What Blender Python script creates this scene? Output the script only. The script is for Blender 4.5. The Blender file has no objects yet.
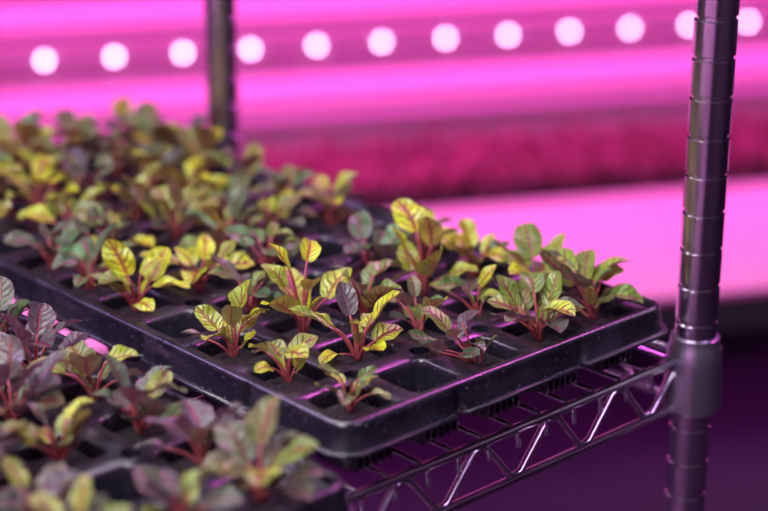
import bpy, math, random
from mathutils import Vector, Matrix
random.seed(11)
sc = bpy.context.scene
sc.view_settings.view_transform = 'Standard'
sc.view_settings.look = 'None'
ZOFF = 1.0

# ------------------------------------------------------------ helpers
def link(o):
    sc.collection.objects.link(o); return o

def mesh_obj(name, V, F, mats, smooth=True, fm=None, parent=None):
    me = bpy.data.meshes.new(name)
    me.from_pydata([tuple(v) for v in V], [], F)
    for m in (mats if isinstance(mats, (list, tuple)) else [mats]):
        me.materials.append(m)
    if fm:
        me.polygons.foreach_set('material_index', fm)
    me.polygons.foreach_set('use_smooth', [smooth]*len(me.polygons))
    me.update()
    o = link(bpy.data.objects.new(name, me))
    if parent: o.parent = parent
    return o

def empty(name, loc=(0,0,0)):
    e = bpy.data.objects.new(name, None); e.location = loc; e.empty_display_size=.05
    return link(e)

def tube(V, F, pts, r, seg=8, cap=True):
    pts = [Vector(p) for p in pts]
    n = len(pts); base = len(V)
    up = None
    for i, p in enumerate(pts):
        t = (pts[min(i+1, n-1)] - pts[max(i-1, 0)]).normalized()
        if up is None:
            up = Vector((0,0,1)) if abs(t.z) < .9 else Vector((1,0,0))
        a = t.cross(up).normalized(); b = a.cross(t).normalized(); up = b
        rr = r[i] if isinstance(r, (list, tuple)) else r
        for k in range(seg):
            an = 2*math.pi*k/seg
            V.append(p + a*math.cos(an)*rr + b*math.sin(an)*rr)
    for i in range(n-1):
        for k in range(seg):
            k2 = (k+1) % seg
            F.append((base+i*seg+k, base+i*seg+k2, base+(i+1)*seg+k2, base+(i+1)*seg+k))
    if cap:
        F.append(tuple(base+k for k in reversed(range(seg))))
        F.append(tuple(base+(n-1)*seg+k for k in range(seg)))

def lathe(V, F, prof, cx, cy, seg=32):
    base = len(V)
    for r, z in prof:
        for k in range(seg):
            a = 2*math.pi*k/seg
            V.append((cx+r*math.cos(a), cy+r*math.sin(a), z))
    for i in range(len(prof)-1):
        for k in range(seg):
            k2 = (k+1) % seg
            F.append((base+i*seg+k, base+i*seg+k2, base+(i+1)*seg+k2, base+(i+1)*seg+k))
    F.append(tuple(base+k for k in reversed(range(seg))))
    F.append(tuple(base+(len(prof)-1)*seg+k for k in range(seg)))

def box(V, F, x0, x1, y0, y1, z0, z1):
    b = len(V)
    for z in (z0, z1):
        V += [(x0,y0,z),(x1,y0,z),(x1,y1,z),(x0,y1,z)]
    F += [(b,b+3,b+2,b+1),(b+4,b+5,b+6,b+7),(b,b+1,b+5,b+4),(b+1,b+2,b+6,b+5),(b+2,b+3,b+7,b+6),(b+3,b,b+4,b+7)]

# ------------------------------------------------------------ materials
def newmat(name):
    m = bpy.data.materials.new(name); m.use_nodes = True
    nt = m.node_tree
    return m, nt, nt.nodes['Principled BSDF']

def pmat(name, col, rough=.5, metal=0, noise=0, nscale=50, bump=0, spec=.5, emis=None, estr=0):
    m, nt, p = newmat(name)
    p.inputs['Base Color'].default_value = (*col, 1)
    p.inputs['Roughness'].default_value = rough
    p.inputs['Metallic'].default_value = metal
    p.inputs['Specular IOR Level'].default_value = spec
    if emis:
        p.inputs['Emission Color'].default_value = (*emis, 1)
        p.inputs['Emission Strength'].default_value = estr
    tc = nt.nodes.new('ShaderNodeTexCoord')
    nz = nt.nodes.new('ShaderNodeTexNoise'); nz.inputs['Scale'].default_value = nscale
    nz.inputs['Detail'].default_value = 5
    nt.links.new(tc.outputs['Object'], nz.inputs['Vector'])
    if noise:
        mx = nt.nodes.new('ShaderNodeMix'); mx.data_type = 'RGBA'
        mx.inputs['A'].default_value = (*[c*(1-noise) for c in col], 1)
        mx.inputs['B'].default_value = (*[min(1, c*(1+noise)) for c in col], 1)
        nt.links.new(nz.outputs['Fac'], mx.inputs['Factor'])
        nt.links.new(mx.outputs['Result'], p.inputs['Base Color'])
    if bump:
        bp = nt.nodes.new('ShaderNodeBump'); bp.inputs['Strength'].default_value = bump
        bp.inputs['Distance'].default_value = .002
        nt.links.new(nz.outputs['Fac'], bp.inputs['Height'])
        nt.links.new(bp.outputs['Normal'], p.inputs['Normal'])
    return m

def mathn(nt, op, a, b=None):
    n = nt.nodes.new('ShaderNodeMath'); n.operation = op
    for i, x in enumerate((a, b)):
        if x is None: continue
        if isinstance(x, (int, float)): n.inputs[i].default_value = x
        else: nt.links.new(x, n.inputs[i])
    return n.outputs[0]

def sstep(nt, x, a, b, lo, hi):
    n = nt.nodes.new('ShaderNodeMapRange'); n.interpolation_type = 'SMOOTHSTEP'
    nt.links.new(x, n.inputs['Value'])
    n.inputs['From Min'].default_value = a; n.inputs['From Max'].default_value = b
    n.inputs['To Min'].default_value = lo; n.inputs['To Max'].default_value = hi
    return n.outputs['Result']

def mixc(nt, f, a, b):
    n = nt.nodes.new('ShaderNodeMix'); n.data_type = 'RGBA'
    for s, x in (('Factor', f), ('A', a), ('B', b)):
        if isinstance(x, (int, float)): n.inputs[s].default_value = x
        elif isinstance(x, tuple): n.inputs[s].default_value = (*x, 1)
        else: nt.links.new(x, n.inputs[s])
    return n.outputs['Result']

def leaf_material():
    m, nt, p = newmat('sorrel_leaf')
    uv = nt.nodes.new('ShaderNodeUVMap'); uv.uv_map = 'UVMap'
    tc = nt.nodes.new('ShaderNodeTexCoord')
    nz = nt.nodes.new('ShaderNodeTexNoise'); nz.inputs['Scale'].default_value = 220
    nt.links.new(tc.outputs['Object'], nz.inputs['Vector'])
    sep = nt.nodes.new('ShaderNodeSeparateXYZ'); nt.links.new(uv.outputs['UV'], sep.inputs[0])
    nd = mathn(nt, 'MULTIPLY', mathn(nt, 'SUBTRACT', nz.outputs['Fac'], .5), .22)
    u = mathn(nt, 'ADD', sep.outputs[0], mathn(nt, 'MULTIPLY', nd, .25))
    v = mathn(nt, 'ADD', sep.outputs[1], nd)
    au = mathn(nt, 'MULTIPLY', mathn(nt, 'ABSOLUTE', mathn(nt, 'SUBTRACT', u, .5)), 2)
    mid = sstep(nt, au, .05, .17, 1, 0)
    s = mathn(nt, 'FRACT', mathn(nt, 'SUBTRACT', mathn(nt, 'MULTIPLY', v, 5.2), mathn(nt, 'MULTIPLY', au, 1.5)))
    d = mathn(nt, 'ABSOLUTE', mathn(nt, 'SUBTRACT', s, .5))
    side = mathn(nt, 'MULTIPLY', sstep(nt, d, .03, .18, 1, 0), sstep(nt, au, .5, 1, 1, .25))
    vein = mathn(nt, 'MAXIMUM', mid, side)
    at = nt.nodes.new('ShaderNodeAttribute'); at.attribute_name = 'tint'
    st = nt.nodes.new('ShaderNodeSeparateColor'); nt.links.new(at.outputs['Color'], st.inputs[0])
    yel, dark, vst = st.outputs[0], st.outputs[1], st.outputs[2]
    c = mixc(nt, yel, (.060, .245, .060), (.62, .76, .02))
    c = mixc(nt, dark, c, (.105, .105, .125))
    bl = mathn(nt, 'MULTIPLY', mathn(nt, 'MULTIPLY', sstep(nt, au, .1, .5, .45, 0), vst), yel)
    c = mixc(nt, bl, c, (.85, .15, .03))
    edge = mathn(nt, 'MULTIPLY', sstep(nt, au, .88, 1.0, 0, .6), vst)
    c = mixc(nt, edge, c, (.38, .03, .06))
    c = mixc(nt, mathn(nt, 'MULTIPLY', vein, vst), c, (.22, .005, .035))
    n2 = nt.nodes.new('ShaderNodeTexNoise'); n2.inputs['Scale'].default_value = 90
    nt.links.new(tc.outputs['Object'], n2.inputs['Vector'])
    hs = nt.nodes.new('ShaderNodeHueSaturation'); nt.links.new(c, hs.inputs['Color'])
    nt.links.new(sstep(nt, n2.outputs['Fac'], .3, .7, .75, 1.2), hs.inputs['Value'])
    # underside is a dull purple-red
    geo = nt.nodes.new('ShaderNodeNewGeometry')
    col = mixc(nt, mathn(nt, 'MULTIPLY', geo.outputs['Backfacing'], .45), hs.outputs['Color'], (.20, .05, .09))
    nt.links.new(col, p.inputs['Base Color'])
    p.inputs['Roughness'].default_value = .33
    p.inputs['Specular IOR Level'].default_value = .8
    bp = nt.nodes.new('ShaderNodeBump'); bp.inputs['Strength'].default_value = .7
    bp.inputs['Distance'].default_value = .0016; bp.invert = True
    nt.links.new(vein, bp.inputs['Height']); nt.links.new(bp.outputs['Normal'], p.inputs['Normal'])
    tr = nt.nodes.new('ShaderNodeBsdfTranslucent'); nt.links.new(col, tr.inputs['Color'])
    mx = nt.nodes.new('ShaderNodeMixShader'); mx.inputs[0].default_value = .25
    out = nt.nodes['Material Output']
    nt.links.new(p.outputs[0], mx.inputs[1]); nt.links.new(tr.outputs[0], mx.inputs[2])
    nt.links.new(mx.outputs[0], out.inputs[0])
    return m

def tray_material():
    m, nt, p = newmat('black_tray_plastic')
    tc = nt.nodes.new('ShaderNodeTexCoord')
    n1 = nt.nodes.new('ShaderNodeTexNoise'); n1.inputs['Scale'].default_value = 420; n1.inputs['Detail'].default_value = 3
    n2 = nt.nodes.new('ShaderNodeTexNoise'); n2.inputs['Scale'].default_value = 25; n2.inputs['Detail'].default_value = 6
    nt.links.new(tc.outputs['Object'], n1.inputs['Vector']); nt.links.new(tc.outputs['Object'], n2.inputs['Vector'])
    sp = sstep(nt, n1.outputs['Fac'], .63, .71, 0, 1)
    dust = sstep(nt, n2.outputs['Fac'], .45, .8, 0, .5)
    c = mixc(nt, dust, (.010, .009, .018), (.035, .030, .055))
    c = mixc(nt, mathn(nt, 'MULTIPLY', sp, .7), c, (.16, .12, .18))
    nt.links.new(c, p.inputs['Base Color'])
    nt.links.new(sstep(nt, n2.outputs['Fac'], .3, .7, .22, .38), p.inputs['Roughness'])
    p.inputs['Specular IOR Level'].default_value = .95
    bp = nt.nodes.new('ShaderNodeBump'); bp.inputs['Strength'].default_value = .25; bp.inputs['Distance'].default_value = .001
    nt.links.new(n2.outputs['Fac'], bp.inputs['Height']); nt.links.new(bp.outputs['Normal'], p.inputs['Normal'])
    return m

M_leaf = leaf_material()
M_stem = pmat('sorrel_stem', (.34, .07, .08), .35, noise=.5, nscale=120)
M_tray = tray_material()
M_soil = pmat('peat_soil', (.014, .010, .011), .95, noise=.6, nscale=400, bump=1)
M_chrome = pmat('rack_chrome', (.80, .76, .86), .20, 1, noise=.08, nscale=30)
M_post = pmat('post_chrome', (.70, .65, .76), .22, 1, noise=.25, nscale=25)
M_collar = pmat('collar_metal', (.34, .31, .40), .33, .9, noise=.2)
M_white = pmat('white_shelf_liner', (.80, .78, .80), .5, noise=.05, nscale=6)
M_panel = pmat('back_panel_white', (.70, .66, .70), .45, noise=.06, nscale=5)
M_rail = pmat('grey_rail', (.18, .16, .20), .45, noise=.06, nscale=5)
M_dark = pmat('dark_frame', (.05, .04, .06), .5, .3)
M_dboard = pmat('dark_board', (.10, .06, .12), .6, noise=.2, nscale=8)
M_bandE = pmat('pink_band_glow', (.8, .5, .75), .5, emis=(1, .13, .64), estr=.72)  # emission standing in for brightly lit background bands
M_led = pmat('led_emitter', (1, .8, 1), .5, emis=(1, .58, .96), estr=17)
M_wall = pmat('room_wall_paint', (.13, .10, .15), .8, noise=.1, nscale=3)
M_floor = pmat('floor_concrete', (.040, .022, .050), .5, noise=.2, nscale=6)
M_micro = pmat('red_microgreens', (.36, .07, .17), .5, noise=.6, nscale=25)
M_lampW = pmat('key_lamp_diffuser', (.9, .9, .9), .5, emis=(1, .9, .97), estr=3.0)
M_glowP = pmat('pink_glow_bar', (.9, .9, .9), .5, emis=(1, .25, .8), estr=5.0)  # glow of the added rack, there for reflections

# ------------------------------------------------------------ trays
PITCH = .054; MARG = .006
def make_tray(ox, oy, nx, ny, planted):
    V, F = [], []
    W = nx*PITCH + 2*MARG; D = ny*PITCH + 2*MARG
    zt = -.003; a = .0185; q = .006; h = PITCH/2; R = .0062
    for i in range(nx):
        for j in range(ny):
            cx = ox+MARG+PITCH*(i+.5); cy = oy+MARG+PITCH*(j+.5)
            outer, inner, arcs = [], [], []
            for k in range(4):
                sx, sy = [(1,1),(-1,1),(-1,-1),(1,-1)][k]
                ci, cj = i+(sx > 0), j+(sy > 0)
                interior = 0 < ci < nx and 0 < cj < ny
                r = R if interior else 0.0
                ang = k*math.pi/2; ca, sa = round(math.cos(ang)), round(math.sin(ang))
                arc = []
                for t in range(5):
                    th = t/4*math.pi/2
                    px, py = h-r*math.sin(th), h-r*math.cos(th)
                    outer.append((cx+px*ca-py*sa, cy+px*sa+py*ca)); arc.append(len(outer)-1)
                    px, py = a-q+q*math.cos(th), a-q+q*math.sin(th)
                    inner.append((px*ca-py*sa, px*sa+py*ca))
                if interior: arcs.append(arc)
            n = len(outer); b = len(V)
            V += [(x, y, zt) for x, y in outer]
            for sc_, z in ((1.07, zt), (1.03, zt-.0006), (1.0, zt-.0022), (.99, zt-.006), (.90, -.0375)):
                V += [(cx+x*sc_, cy+y*sc_, z) for x, y in inner]
            for lev in range(5):
                for k in range(n):
                    k2 = (k+1) % n
                    F.append((b+lev*n+k, b+lev*n+k2, b+(lev+1)*n+k2, b+(lev+1)*n+k))
            F.append(tuple(b+5*n+k for k in range(n)))
            for arc in arcs:
                bb = len(V)
                V += [(V[b+t][0], V[b+t][1], zt-.012) for t in arc]
                for t in range(4):
                    F.append((b+arc[t], b+arc[t+1], bb+t+1, bb+t))
    # vertical ribs on the outer pots
    for i in range(nx):
        for s in range(6):
            xx = ox+MARG+PITCH*(i+.5)-.0135+.0054*s
            cyy = oy+MARG+PITCH*.5
            b = len(V)
            for z, f in ((-.006, .0185), (-.0375, .0166)):
                V += [(xx-.0014, cyy-f, z), (xx-.0008, cyy-f-.0035, z), (xx+.0008, cyy-f-.0035, z), (xx+.0014, cyy-f, z)]
            F += [(b, b+1, b+5, b+4), (b+1, b+2, b+6, b+5), (b+2, b+3, b+7, b+6)]
    # moulded rim and skirt
    nX = [.087, .195]; nY = [.086, .194, .302, .410, .518]
    def loop(off, z, notch):
        pts = []; rc = .013
        x0, x1, y0, y1 = ox-off, ox+W+off, oy-off, oy+D+off
        r = max(.002, rc+off)
        def edge(n0, cs, rev, fn):
            for c in cs:
                seq = ((-.0045, 0), (-.0022, 1), (.0022, 1), (.0045, 0))
                if rev: seq = [(-p, q_) for p, q_ in seq]
                for dx, ii in seq:
                    pts.append(fn(c+dx, ii*notch))
        def arc(cx, cy, a0):
            for t in range(7):
                an = a0+t/6*math.pi/2
                pts.append((cx+r*math.cos(an), cy+r*math.sin(an), z))
        arc(x0+r, y0+r, math.pi)
        edge(0, nX, False, lambda t, i: (ox+t, y0+i, z))
        arc(x1-r, y0+r, -math.pi/2)
        edge(0, nY, False, lambda t, i: (x1-i, oy+t, z))
        arc(x1-r, y1-r, 0)
        edge(0, nX[::-1], True, lambda t, i: (ox+t, y1-i, z))
        arc(x0+r, y1-r, math.pi/2)
        edge(0, nY[::-1], True, lambda t, i: (x0+i, oy+t, z))
        return pts
    loops = [loop(-MARG-.001, zt-.0003, 0), loop(-MARG+.0005, zt+.0005, 0), loop(-.0045, .0002, 0), loop(-.0036, .0014, 0), loop(-.0024, .0019, 0), loop(-.0008, .0016, 0),
             loop(.0003, .0007, 0), loop(.0009, -.0008, .0006), loop(.0014, -.003, .0018), loop(.0032, -.0142, .0045), loop(.0036, -.0148, .0045),
             loop(.0056, -.0149, .0045), loop(.0064, -.0153, .0045), loop(.0067, -.0160, .0045), loop(.0064, -.0172, .0045), loop(.0056, -.0172, .0045)]
    n = len(loops[0])
    b = len(V)
    for L in loops: V += L
    for l in range(len(loops)-1):
        for k in range(n):
            k2 = (k+1) % n
            F.append((b+l*n+k, b+l*n+k2, b+(l+1)*n+k2, b+(l+1)*n+k))
    tr = mesh_obj('seedling_tray', V, F, M_tray, smooth=True)
    md = tr.modifiers.new('es', 'EDGE_SPLIT'); md.split_angle = math.radians(48)
    # soil plugs
    V, F = [], []
    for (i, j) in planted:
        cx = ox+MARG+PITCH*(i+.5); cy = oy+MARG+PITCH*(j+.5)
        b = len(V); N = 7; s = .0174
        zc = -.0125
        for yy in range(N):
            for xx in range(N):
                e = 1 if 0 < xx < N-1 and 0 < yy < N-1 else 0
                V.append((cx-s+2*s*xx/(N-1), cy-s+2*s*yy/(N-1), zc + (random.uniform(.0005, .004) if e else 0)))
        for yy in range(N-1):
            for xx in range(N-1):
                F.append((b+yy*N+xx, b+yy*N+xx+1, b+(yy+1)*N+xx+1, b+(yy+1)*N+xx))
    mesh_obj('potting_soil', V, F, M_soil, smooth=False, parent=tr)
    return tr

# ------------------------------------------------------------ seedlings
class Plants:
    def __init__(s): s.V=[]; s.F=[]; s.UV=[]; s.T=[]; s.M=[]
    def leaf(s, base, d, up, L, W, curl, fold, wav, tint):
        d = d.normalized(); side = d.cross(up)
        if side.length < .05: side = d.cross(Vector((1,0,0)))
        side.normalize(); n = side.cross(d).normalized()
        M, N = 12, 8; b = len(s.V); pos = base.copy(); ph = random.uniform(0, 6)
        asym = random.uniform(-.15, .15); bend = random.uniform(-.25, .25)
        for a in range(M+1):
            v = a/M
            be = curl*v
            dd = d*math.cos(be) - n*math.sin(be); nn = n*math.cos(be)+d*math.sin(be)
            dd = (dd + side*bend*v).normalized()
            if a: pos = pos + dd*(L/M)
            w = W/2*(max(0, math.sin(math.pi*min(1, (.04+.96*v)**.88))))**.55
            if a == M: w = W*.03
            for c in range(N+1):
                u = -1+2*c/N
                hh = fold*w*abs(u)**1.4 + wav*W*math.sin(ph+v*9+u*1.5)*abs(u)*min(1, 4*v*(1-v)+.1)
                s.V.append(pos + side*w*(u+asym*(1-u*u)*v) + nn*hh - nn*fold*w*.3)
                s.UV.append(((u+1)/2, v)); s.T.append(tint)
        for a in range(M):
            for c in range(N):
                i = b+a*(N+1)+c
                s.F.append((i, i+1, i+N+2, i+N+1)); s.M.append(0)
    def stem(s, p0, p1, p2, r):
        V, F = [], []
        pts = []
        for t in range(7):
            t /= 6; pts.append(p0*(1-t)**2 + p1*2*t*(1-t) + p2*t*t)
        tube(V, F, pts, [r*(1.15-.45*t/6) for t in range(7)], 6)
        b = len(s.V)
        s.V += V; s.F += [tuple(b+i for i in f) for f in F]; s.M += [1]*len(F)
        s.UV += [(0,0)]*len(V); s.T += [(0,0,0,1)]*len(V)
    def plant(s, x, y, n, S, yel, dark=.3, lean=(0,0), up=.5, z0=-.011):
        az0 = random.uniform(0, 6.28)
        for k in range(n):
            az = az0 + k*2.4 + random.uniform(-.35, .35)
            inner = (k/n)
            H = (random.uniform(.008, .016) + .015*inner*up*2)*S
            O = random.uniform(.006, .017)*S*(1.25-.75*inner)
            dirh = Vector((math.cos(az), math.sin(az), 0))
            b0 = Vector((x, y, z0)) + dirh*.002*random.random() + Vector((lean[0]*.2, lean[1]*.2, 0))
            p2 = Vector((x+lean[0], y+lean[1], z0)) + dirh*O + Vector((0,0,H))
            p1 = b0*.5+p2*.5 + Vector((0,0,H*.22)) - dirh*O*.25
            s.stem(b0, p1, p2, random.uniform(.0008, .0011)*S)
            el = math.radians(random.uniform(15, 50) + 30*inner*up*2*random.random() + 8)
            d = dirh*math.cos(el) + Vector((0,0,1))*math.sin(el)
            d += Vector((random.uniform(-.2,.2), random.uniform(-.2,.2), 0))
            L = random.uniform(.015, .028)*S
            W = L*random.uniform(.55, .74)
            yy = min(1, max(0, random.gauss(yel, .30)))
            dk = min(1, max(0, random.gauss(dark, .35)*(1.1-yy)))
            vs = random.uniform(.6, 1.0)
            tw = dirh.cross(Vector((0,0,1)))*random.uniform(-.6,.6)
            s.leaf(p2, d, Vector((0,0,1))-dirh*.3+tw, L, W, random.uniform(.2, 1.3), random.uniform(.1,.6), random.uniform(.04,.13), (yy, dk, vs, 1))
        for k in range(2):
            az = random.uniform(0, 6.28); dirh = Vector((math.cos(az), math.sin(az), 0))
            p2 = Vector((x, y, z0+.012*S)) + dirh*.004
            s.stem(Vector((x, y, z0)), Vector((x, y, z0+.006)), p2, .0008)
            s.leaf(p2, dirh*.5+Vector((0,0,1)), -dirh+Vector((0,0,.3)), .012*S, .0065*S, .3, .6, .03, (yel, dark*.5, .9, 1))
    def build(s, name):
        o = mesh_obj(name, s.V, s.F, [M_leaf, M_stem], True, s.M)
        me = o.data
        uvl = me.uv_layers.new(name='UVMap')
        li = [0]*len(me.loops); me.loops.foreach_get('vertex_index', li)
        flat = []
        for i in li: flat += s.UV[i]
        uvl.data.foreach_set('uv', flat)
        ca = me.color_attributes.new('tint', 'FLOAT_COLOR', 'POINT')
        fl = []
        for t in s.T: fl += t
        ca.data.foreach_set('color', fl)
        return o

hero = {
 (0,0): dict(n=8, S=.82, yel=.35, dark=.2, lean=(.002,.004)),
 (2,0): dict(n=8, S=.95, yel=.25, dark=.45, lean=(-.018,.006)),
 (3,0): dict(n=12, S=1.0, yel=.35, dark=.3, lean=(0,.006)),
 (4,0): dict(n=15, S=1.12, yel=.30, dark=.1, lean=(-.004,.006)),
 (0,1): dict(n=8, S=.88, yel=.8, dark=.1, lean=(-.004,.004)),
 (1,1): dict(n=9, S=1.12, yel=.6, dark=.15),
 (2,1): dict(n=7, S=.95, yel=.3, dark=.3, lean=(.004,.01)),
 (3,1): dict(n=6, S=.9, yel=.3, dark=.3, lean=(0,.01)),
 (4,1): dict(n=9, S=1.05, yel=.35, dark=.2),
 (3,2): dict(n=7, S=1.2, yel=.9, dark=0, up=.9),
 (0,2): dict(n=9, S=.92, yel=.5, dark=.2, lean=(0,.006)),
 (1,2): dict(n=7, S=1.35, yel=.95, dark=0, up=.9),
 (2,2): dict(n=9, S=1.0, yel=.25, dark=.35),
 (0,4): dict(n=8, S=1.1, yel=.9, dark=0),
 (1,3): dict(n=9, S=1.02, yel=.15, dark=.4),
}
empties = {(1,0), (0,3), (2,3), (1,5), (4,4), (0,7), (3,4)}
planted = [(i, j) for i in range(5) for j in range(11) if (i, j) not in empties]
make_tray(0, 0, 5, 11, planted)
P = Plants()
for (i, j) in planted:
    x = MARG+PITCH*(i+.5); y = MARG+PITCH*(j+.5)
    if (i, j) in hero: P.plant(x, y, **hero[(i, j)])
    else:
        sz = random.uniform(.9, 1.1) if j < 8 else random.uniform(1.1, 1.3)
        P.plant(x+random.uniform(-.004,.004), y+random.uniform(-.004,.004), random.randint(8, 11), sz,
                random.choice([.05, .1, .25, .4, .5, .85]), random.uniform(.1, .5))
P.build('red_veined_sorrel_seedlings')

TX, TY = -.040-(5*PITCH+2*MARG), -.052
emp2 = {(4,6), (3,1)}
pl2 = [(i, j) for i in range(5) for j in range(11) if (i, j) not in emp2]
make_tray(TX, TY, 5, 11, pl2)
P = Plants()
for (i, j) in pl2:
    x = TX+MARG+PITCH*(i+.5); y = TY+MARG+PITCH*(j+.5)
    yl = .3 if j < 4 else .7
    P.plant(x+random.uniform(-.004,.004), y+random.uniform(-.004,.004), random.randint(9, 12), random.uniform(.9, 1.12),
            random.choice([.0, .05, yl]), random.uniform(.55, 1.0))
P.build('red_veined_sorrel_seedlings')

# ------------------------------------------------------------ wire rack
rack = empty('wire_shelving_rack')
PX1, PX0, PY0, PY1 = .303, -.61, -.009, .505
def post(x, y, nm):
    prof = [(.016, -1.0), (.016, -.985), (.006, -.984), (.006, -.965), (.0125, -.964)]
    z = -.95; r = .0138
    while z < .98:
        prof += [(r, z), (r, z+.0215), (r-.0013, z+.0224), (r-.0013, z+.0245), (r, z+.0254)]
        z += .0254
    prof += [(r, z+.004), (.009, z+.008)]
    V, F = [], []; lathe(V, F, prof, x, y, 36)
    o = mesh_obj(nm, V, F, M_post, True, parent=rack)
    md = o.modifiers.new('es', 'EDGE_SPLIT'); md.split_angle = math.radians(35)
def collar(x, y, zt, nm):
    V, F = [], []
    prof = [(.0139, zt-.044), (.0180, zt-.043), (.0202, zt-.040), (.0199, zt-.028), (.0187, zt-.010), (.0181, zt+.002), (.0169, zt+.004), (.0164, zt+.010), (.0139, zt+.011)]
    lathe(V, F, prof, x, y, 36)
    o = mesh_obj(nm, V, F, M_collar, True, parent=rack)
    md = o.modifiers.new('es', 'EDGE_SPLIT'); md.split_angle = math.radians(35)
k = 0
for x in (PX0, PX1):
    for y in (PY0, PY1):
        k += 1
        post(x, y, f'post_{k}')
        for s, z in enumerate((-.034, .62, -.62)):
            collar(x, y, z, f'collar_{k}_{s+1}')
def truss(V, F, p0, p1, zt, zb):
    p0, p1 = Vector(p0), Vector(p1)
    d = p1-p0; L = d.length; d /= L
    for z in (zt, zb):
        tube(V, F, [p0+Vector((0,0,z)), p1+Vector((0,0,z))], .0031, 12)
    n = int(round(L/.066)); st = L/n; pts = []
    for i in range(n):
        for t in (0, .08, .42, .5, .58, .92):
            zz = {0: 1, .08: .97, .42: .03, .5: 0, .58: .03, .92: .97}[t]
            pts.append(p0+d*(i+t)*st + Vector((0,0, zb+.003+(zt-zb-.006)*zz)))
    tube(V, F, pts, .0024, 10)
def shelf(zt, nm):
    V, F = [], []
    zb = zt-.034
    truss(V, F, (PX0+.012, PY0+.004, 0), (PX1-.010, PY0+.004, 0), zt, zb)
    truss(V, F, (PX0+.012, PY1, 0), (PX1-.010, PY1, 0), zt, zb)
    truss(V, F, (PX1, PY0+.012, 0), (PX1, PY1-.012, 0), zt, zb)
    truss(V, F, (PX0, PY0+.012, 0), (PX0, PY1-.012, 0), zt, zb)
    for yy in (.165, .335):
        tube(V, F, [(PX0, yy, zt-.004), (PX1, yy, zt-.004)], .0028, 8)
    x = PX0+.03
    while x < PX1-.015:
        tube(V, F, [(x, PY0+.002, zt-.012), (x, PY0+.003, zt-.001), (x, PY0+.006, zt+.0005), (x, PY1, zt+.0005)], .0018, 6)
        x += .0255
    mesh_obj(nm, V, F, M_chrome, True, parent=rack)
shelf(-.0400, 'shelf_middle'); shelf(.612, 'shelf_upper'); shelf(-.63, 'shelf_lower')

# unseen key lamp added over the trays, hung below the upper shelf
lampe = empty('added_key_lamp')
V, F = [], []
for yy in (.10, .38):
    box(V, F, -.50, .27, yy-.03, yy+.03, .560, .585)
mesh_obj('housing', V, F, M_dark, False, parent=lampe)
V, F = [], []
for yy in (.10, .38):
    box(V, F, -.49, .26, yy-.025, yy+.025, .557, .5595)
mesh_obj('diffuser', V, F, M_lampW, False, parent=lampe)
V, F = [], []
for yy in (.10, .38):
    for xx in (-.4, .2):
        tube(V, F, [(xx, yy, .584), (xx, yy, .600)], .002, 6)
mesh_obj('hangers', V, F, M_chrome, True, parent=lampe)
def area(name, loc, target, sx, sy, power, col, parent=None):
    l = bpy.data.lights.new(name, 'AREA'); l.shape = 'RECTANGLE'; l.size = sx; l.size_y = sy
    l.energy = power; l.color = col
    o = link(bpy.data.objects.new(name, l)); o.location = loc
    o.rotation_euler = (Vector(target)-Vector(loc)).to_track_quat('-Z', 'Y').to_euler()
    if parent: o.parent = parent
    return o
for yy in (.10, .38):
    area('key_lamp_light', (-.11, yy, .555), (-.11, yy, 0), .75, .05, 2.2, (.98, .94, 1), lampe)

# ------------------------------------------------------------ background grow rack
ang = math.radians(-28.1)
cam_loc = Vector((-.5611, -.6442, .405))
Fw = Vector((.6756, .7373, 0))
B = cam_loc + Fw*2.85; B.z = 0
bg = empty('background_grow_rack', B); bg.rotation_euler = (0, 0, ang)
def bpart(nm, boxes, mat, smooth=False):
    V, F = [], []
    for b in boxes: box(V, F, *b)
    return mesh_obj(nm, V, F, mat, smooth, parent=bg)
ZS = -.417
bpart('shelf_board', [(-1.6, 1.6, -.78, .04, ZS-.006, ZS)], M_white)
bpart('shelf_edge', [(-1.6, 1.6, -.802, -.780, ZS-.045, ZS+.004)], M_dark)
bpart('back_panel', [(-1.6, 1.6, .04, .05, ZS-.006, .10)], M_panel)
bpart('panel_ledges', [(-1.6, 1.6, .0, .04, -.195, -.188), (-1.6, 1.6, -.01, .04, -.258, -.250), (-1.6, 1.6, -.02, .04, -.345, -.337)], M_panel)
bpart('mounting_rails', [(-1.6, 1.6, .022, .04, -.245, -.196), (-1.6, 1.6, .03, .04, -.118, -.06)], M_rail)
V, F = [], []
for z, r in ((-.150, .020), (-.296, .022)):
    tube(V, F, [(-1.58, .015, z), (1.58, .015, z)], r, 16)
mesh_obj('pink_glow_bands', V, F, M_bandE, True, parent=bg)  # glowing tubes added in place of the lit shelf bands
bpart('led_bar', [(-1.6, 1.6, .01, .035, -.227, -.207)], M_panel)
V, F = [], []
t = -1.55 + .073
for kk in range(28):
    lathe(V, F, [(.0056, 0), (.0050, .003), (.003, .0045), (.0008, .005)], 0, 0, 12)
    b = len(V)-48
    for q in range(48):
        x, y, z = V[b+q]
        V[b+q] = (t+x, .0098-z, -.2205+y)
    t += .1135
mesh_obj('led_emitters', V, F, M_led, True, parent=bg)
V, F = [], []
for xx in (-1.58, 1.58):
    for yy in (-.82, .06):
        tube(V, F, [(xx, yy, -1.0), (xx, yy, .9)], .0127, 16)
mesh_obj('posts', V, F, M_post, True, parent=bg)
bpart('lower_shelf_board', [(-1.6, 1.6, -.78, .04, -.90, -.89)], M_dboard)
bpart('lamp_housing', [(-1.55, 1.55, -.60, -.10, .06, .09)], M_dark)
bpart('top_board', [(-1.6, 1.6, -.80, .05, .10, .11)], M_dark)
def bg_area(nm, x, y, z, ty, tz, sx, sy, pw, col):
    o = area(nm, (x, y, z), (x, ty, tz), sx, sy, pw, col)
    o.parent = bg
bg_area('grow_light', 0, -.35, .055, -.35, -1, 3.0, .45, 19, (1, .070, .56))
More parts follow.
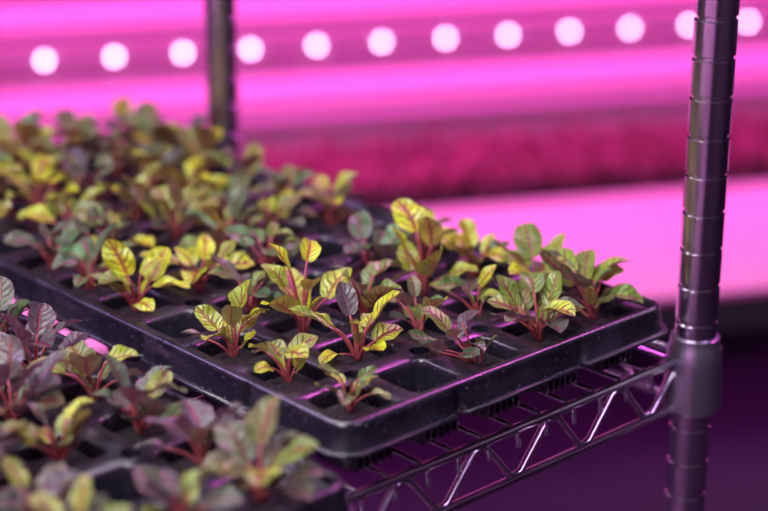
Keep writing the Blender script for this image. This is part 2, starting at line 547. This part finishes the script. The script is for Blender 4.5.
bg_area('grow_light', 0, -.35, ZS-.06, -.35, -1, 3.0, .3, 2.2, (1, .08, .95))
# microgreens
V, F = [], []
for k in range(5200):
    x = random.uniform(-1.3, 1.4); y = random.uniform(-.30, -.05); z = ZS+.012+random.uniform(.012, .045)
    s = random.uniform(.006, .012); a = random.uniform(0, 6.28); t = random.uniform(-.6, .6)
    dx, dy = math.cos(a)*s, math.sin(a)*s
    b = len(V)
    V += [(x-dx, y-dy, z), (x+dy*.6, y-dx*.6, z+t*s), (x+dx, y+dy, z+s*.3), (x-dy*.6, y+dx*.6, z-t*s*.3), (x, y, ZS+.01)]
    F += [(b, b+1, b+2, b+3), (b, b+1, b+4)]
mgo = mesh_obj('red_microgreens_bed', V, F, M_micro, False)
V, F = [], []
box(V, F, -1.32, 1.42, -.32, -.03, ZS+.001, ZS+.014)
mo = mesh_obj('grow_mat', V, F, M_soil, False, parent=mgo)
mgo.location = B; mgo.rotation_euler = (0, 0, ang)

# ------------------------------------------------------------ room
def slab(nm, x0, x1, y0, y1, z0, z1, mat):
    V, F = [], []; box(V, F, x0, x1, y0, y1, z0, z1)
    return mesh_obj(nm, V, F, mat, False)
slab('floor', -3.5, 4.5, -3.5, 4.5, -1.05, -1.0, M_floor)
slab('ceiling', -3.5, 4.5, -3.5, 4.5, 1.7, 1.75, M_wall)
slab('wall_back', -3.5, 4.5, 4.5, 4.55, -1.0, 1.7, M_wall)
slab('wall_right', 4.5, 4.55, -3.5, 4.5, -1.0, 1.7, M_wall)
slab('wall_left', -3.55, -3.5, -3.5, 4.5, -1.0, 1.7, M_wall)
slab('wall_front', -3.5, 4.5, -3.55, -3.5, -1.0, 1.7, M_wall)
def added_ceil_light(x, y, sx, sy, tgt, pw, col):  # unseen ceiling lights, added as key and for pink-violet highlights
    cl = empty('added_ceiling_light')
    V, F = [], []; box(V, F, x-sx/2-.05, x+sx/2+.05, y-sy/2-.05, y+sy/2+.05, 1.66, 1.70)
    mesh_obj('housing', V, F, M_dark, False, parent=cl)
    area('added_panel_light', (x, y, 1.65), tgt, sx, sy, pw, col, cl)
added_ceil_light(-1.3, -.4, .85, .85, (-.2, .1, 0), 68, (.97, .99, .97))
added_ceil_light(1.5, .65, .9, .6, (.2, .2, 0), 44, (1, .14, .85))
added_ceil_light(-1.0, 1.6, .9, .6, (.1, .3, 0), 42, (.72, .38, 1))
added_ceil_light(.6, -1.6, .9, .6, (.3, 0, 0), 26, (.85, .50, 1))

# unseen glowing rack, added so the posts catch pink strip reflections
ar = empty('added_reflection_rack')
def apart(nm, boxes, mat):
    V, F = [], []
    for b in boxes: box(V, F, *b)
    return mesh_obj(nm, V, F, mat, False, parent=ar)
ax0, ax1 = -2.3, -1.9
apart('shelf_boards', [(ax0, ax1, -1.6, 1.2, z, z+.02) for z in (-.75, -.25, .25, .75, 1.2)], M_white)
apart('glow_bars', [(ax1-.25, ax1-.10, -1.5, 1.1, z-.045, z-.004) for z in (-.25, .25, .75, 1.2)], M_glowP)
V, F = [], []
for xx in (ax0, ax1):
    for yy in (-1.6, 1.2):
        tube(V, F, [(xx, yy, -1.0), (xx, yy, 1.25)], .0127, 12)
mesh_obj('posts', V, F, M_post, True, parent=ar)

w = bpy.data.worlds.new('World'); sc.world = w; w.use_nodes = True
w.node_tree.nodes['Background'].inputs[0].default_value = (.03, .01, .04, 1)

# ------------------------------------------------------------ camera
cd = bpy.data.cameras.new('Camera'); cam = link(bpy.data.objects.new('Camera', cd))
cd.lens = 36*1700/768; cd.sensor_width = 36
cam.location = cam_loc; cam.rotation_euler = (math.radians(70.5), 0, math.radians(-42.5))
cd.dof.use_dof = True; cd.dof.focus_distance = 1.05; cd.dof.aperture_fstop = 3.1
cd.clip_start = .01
sc.camera = cam
for o in sc.objects:
    if o.parent is None: o.location.z += ZOFF
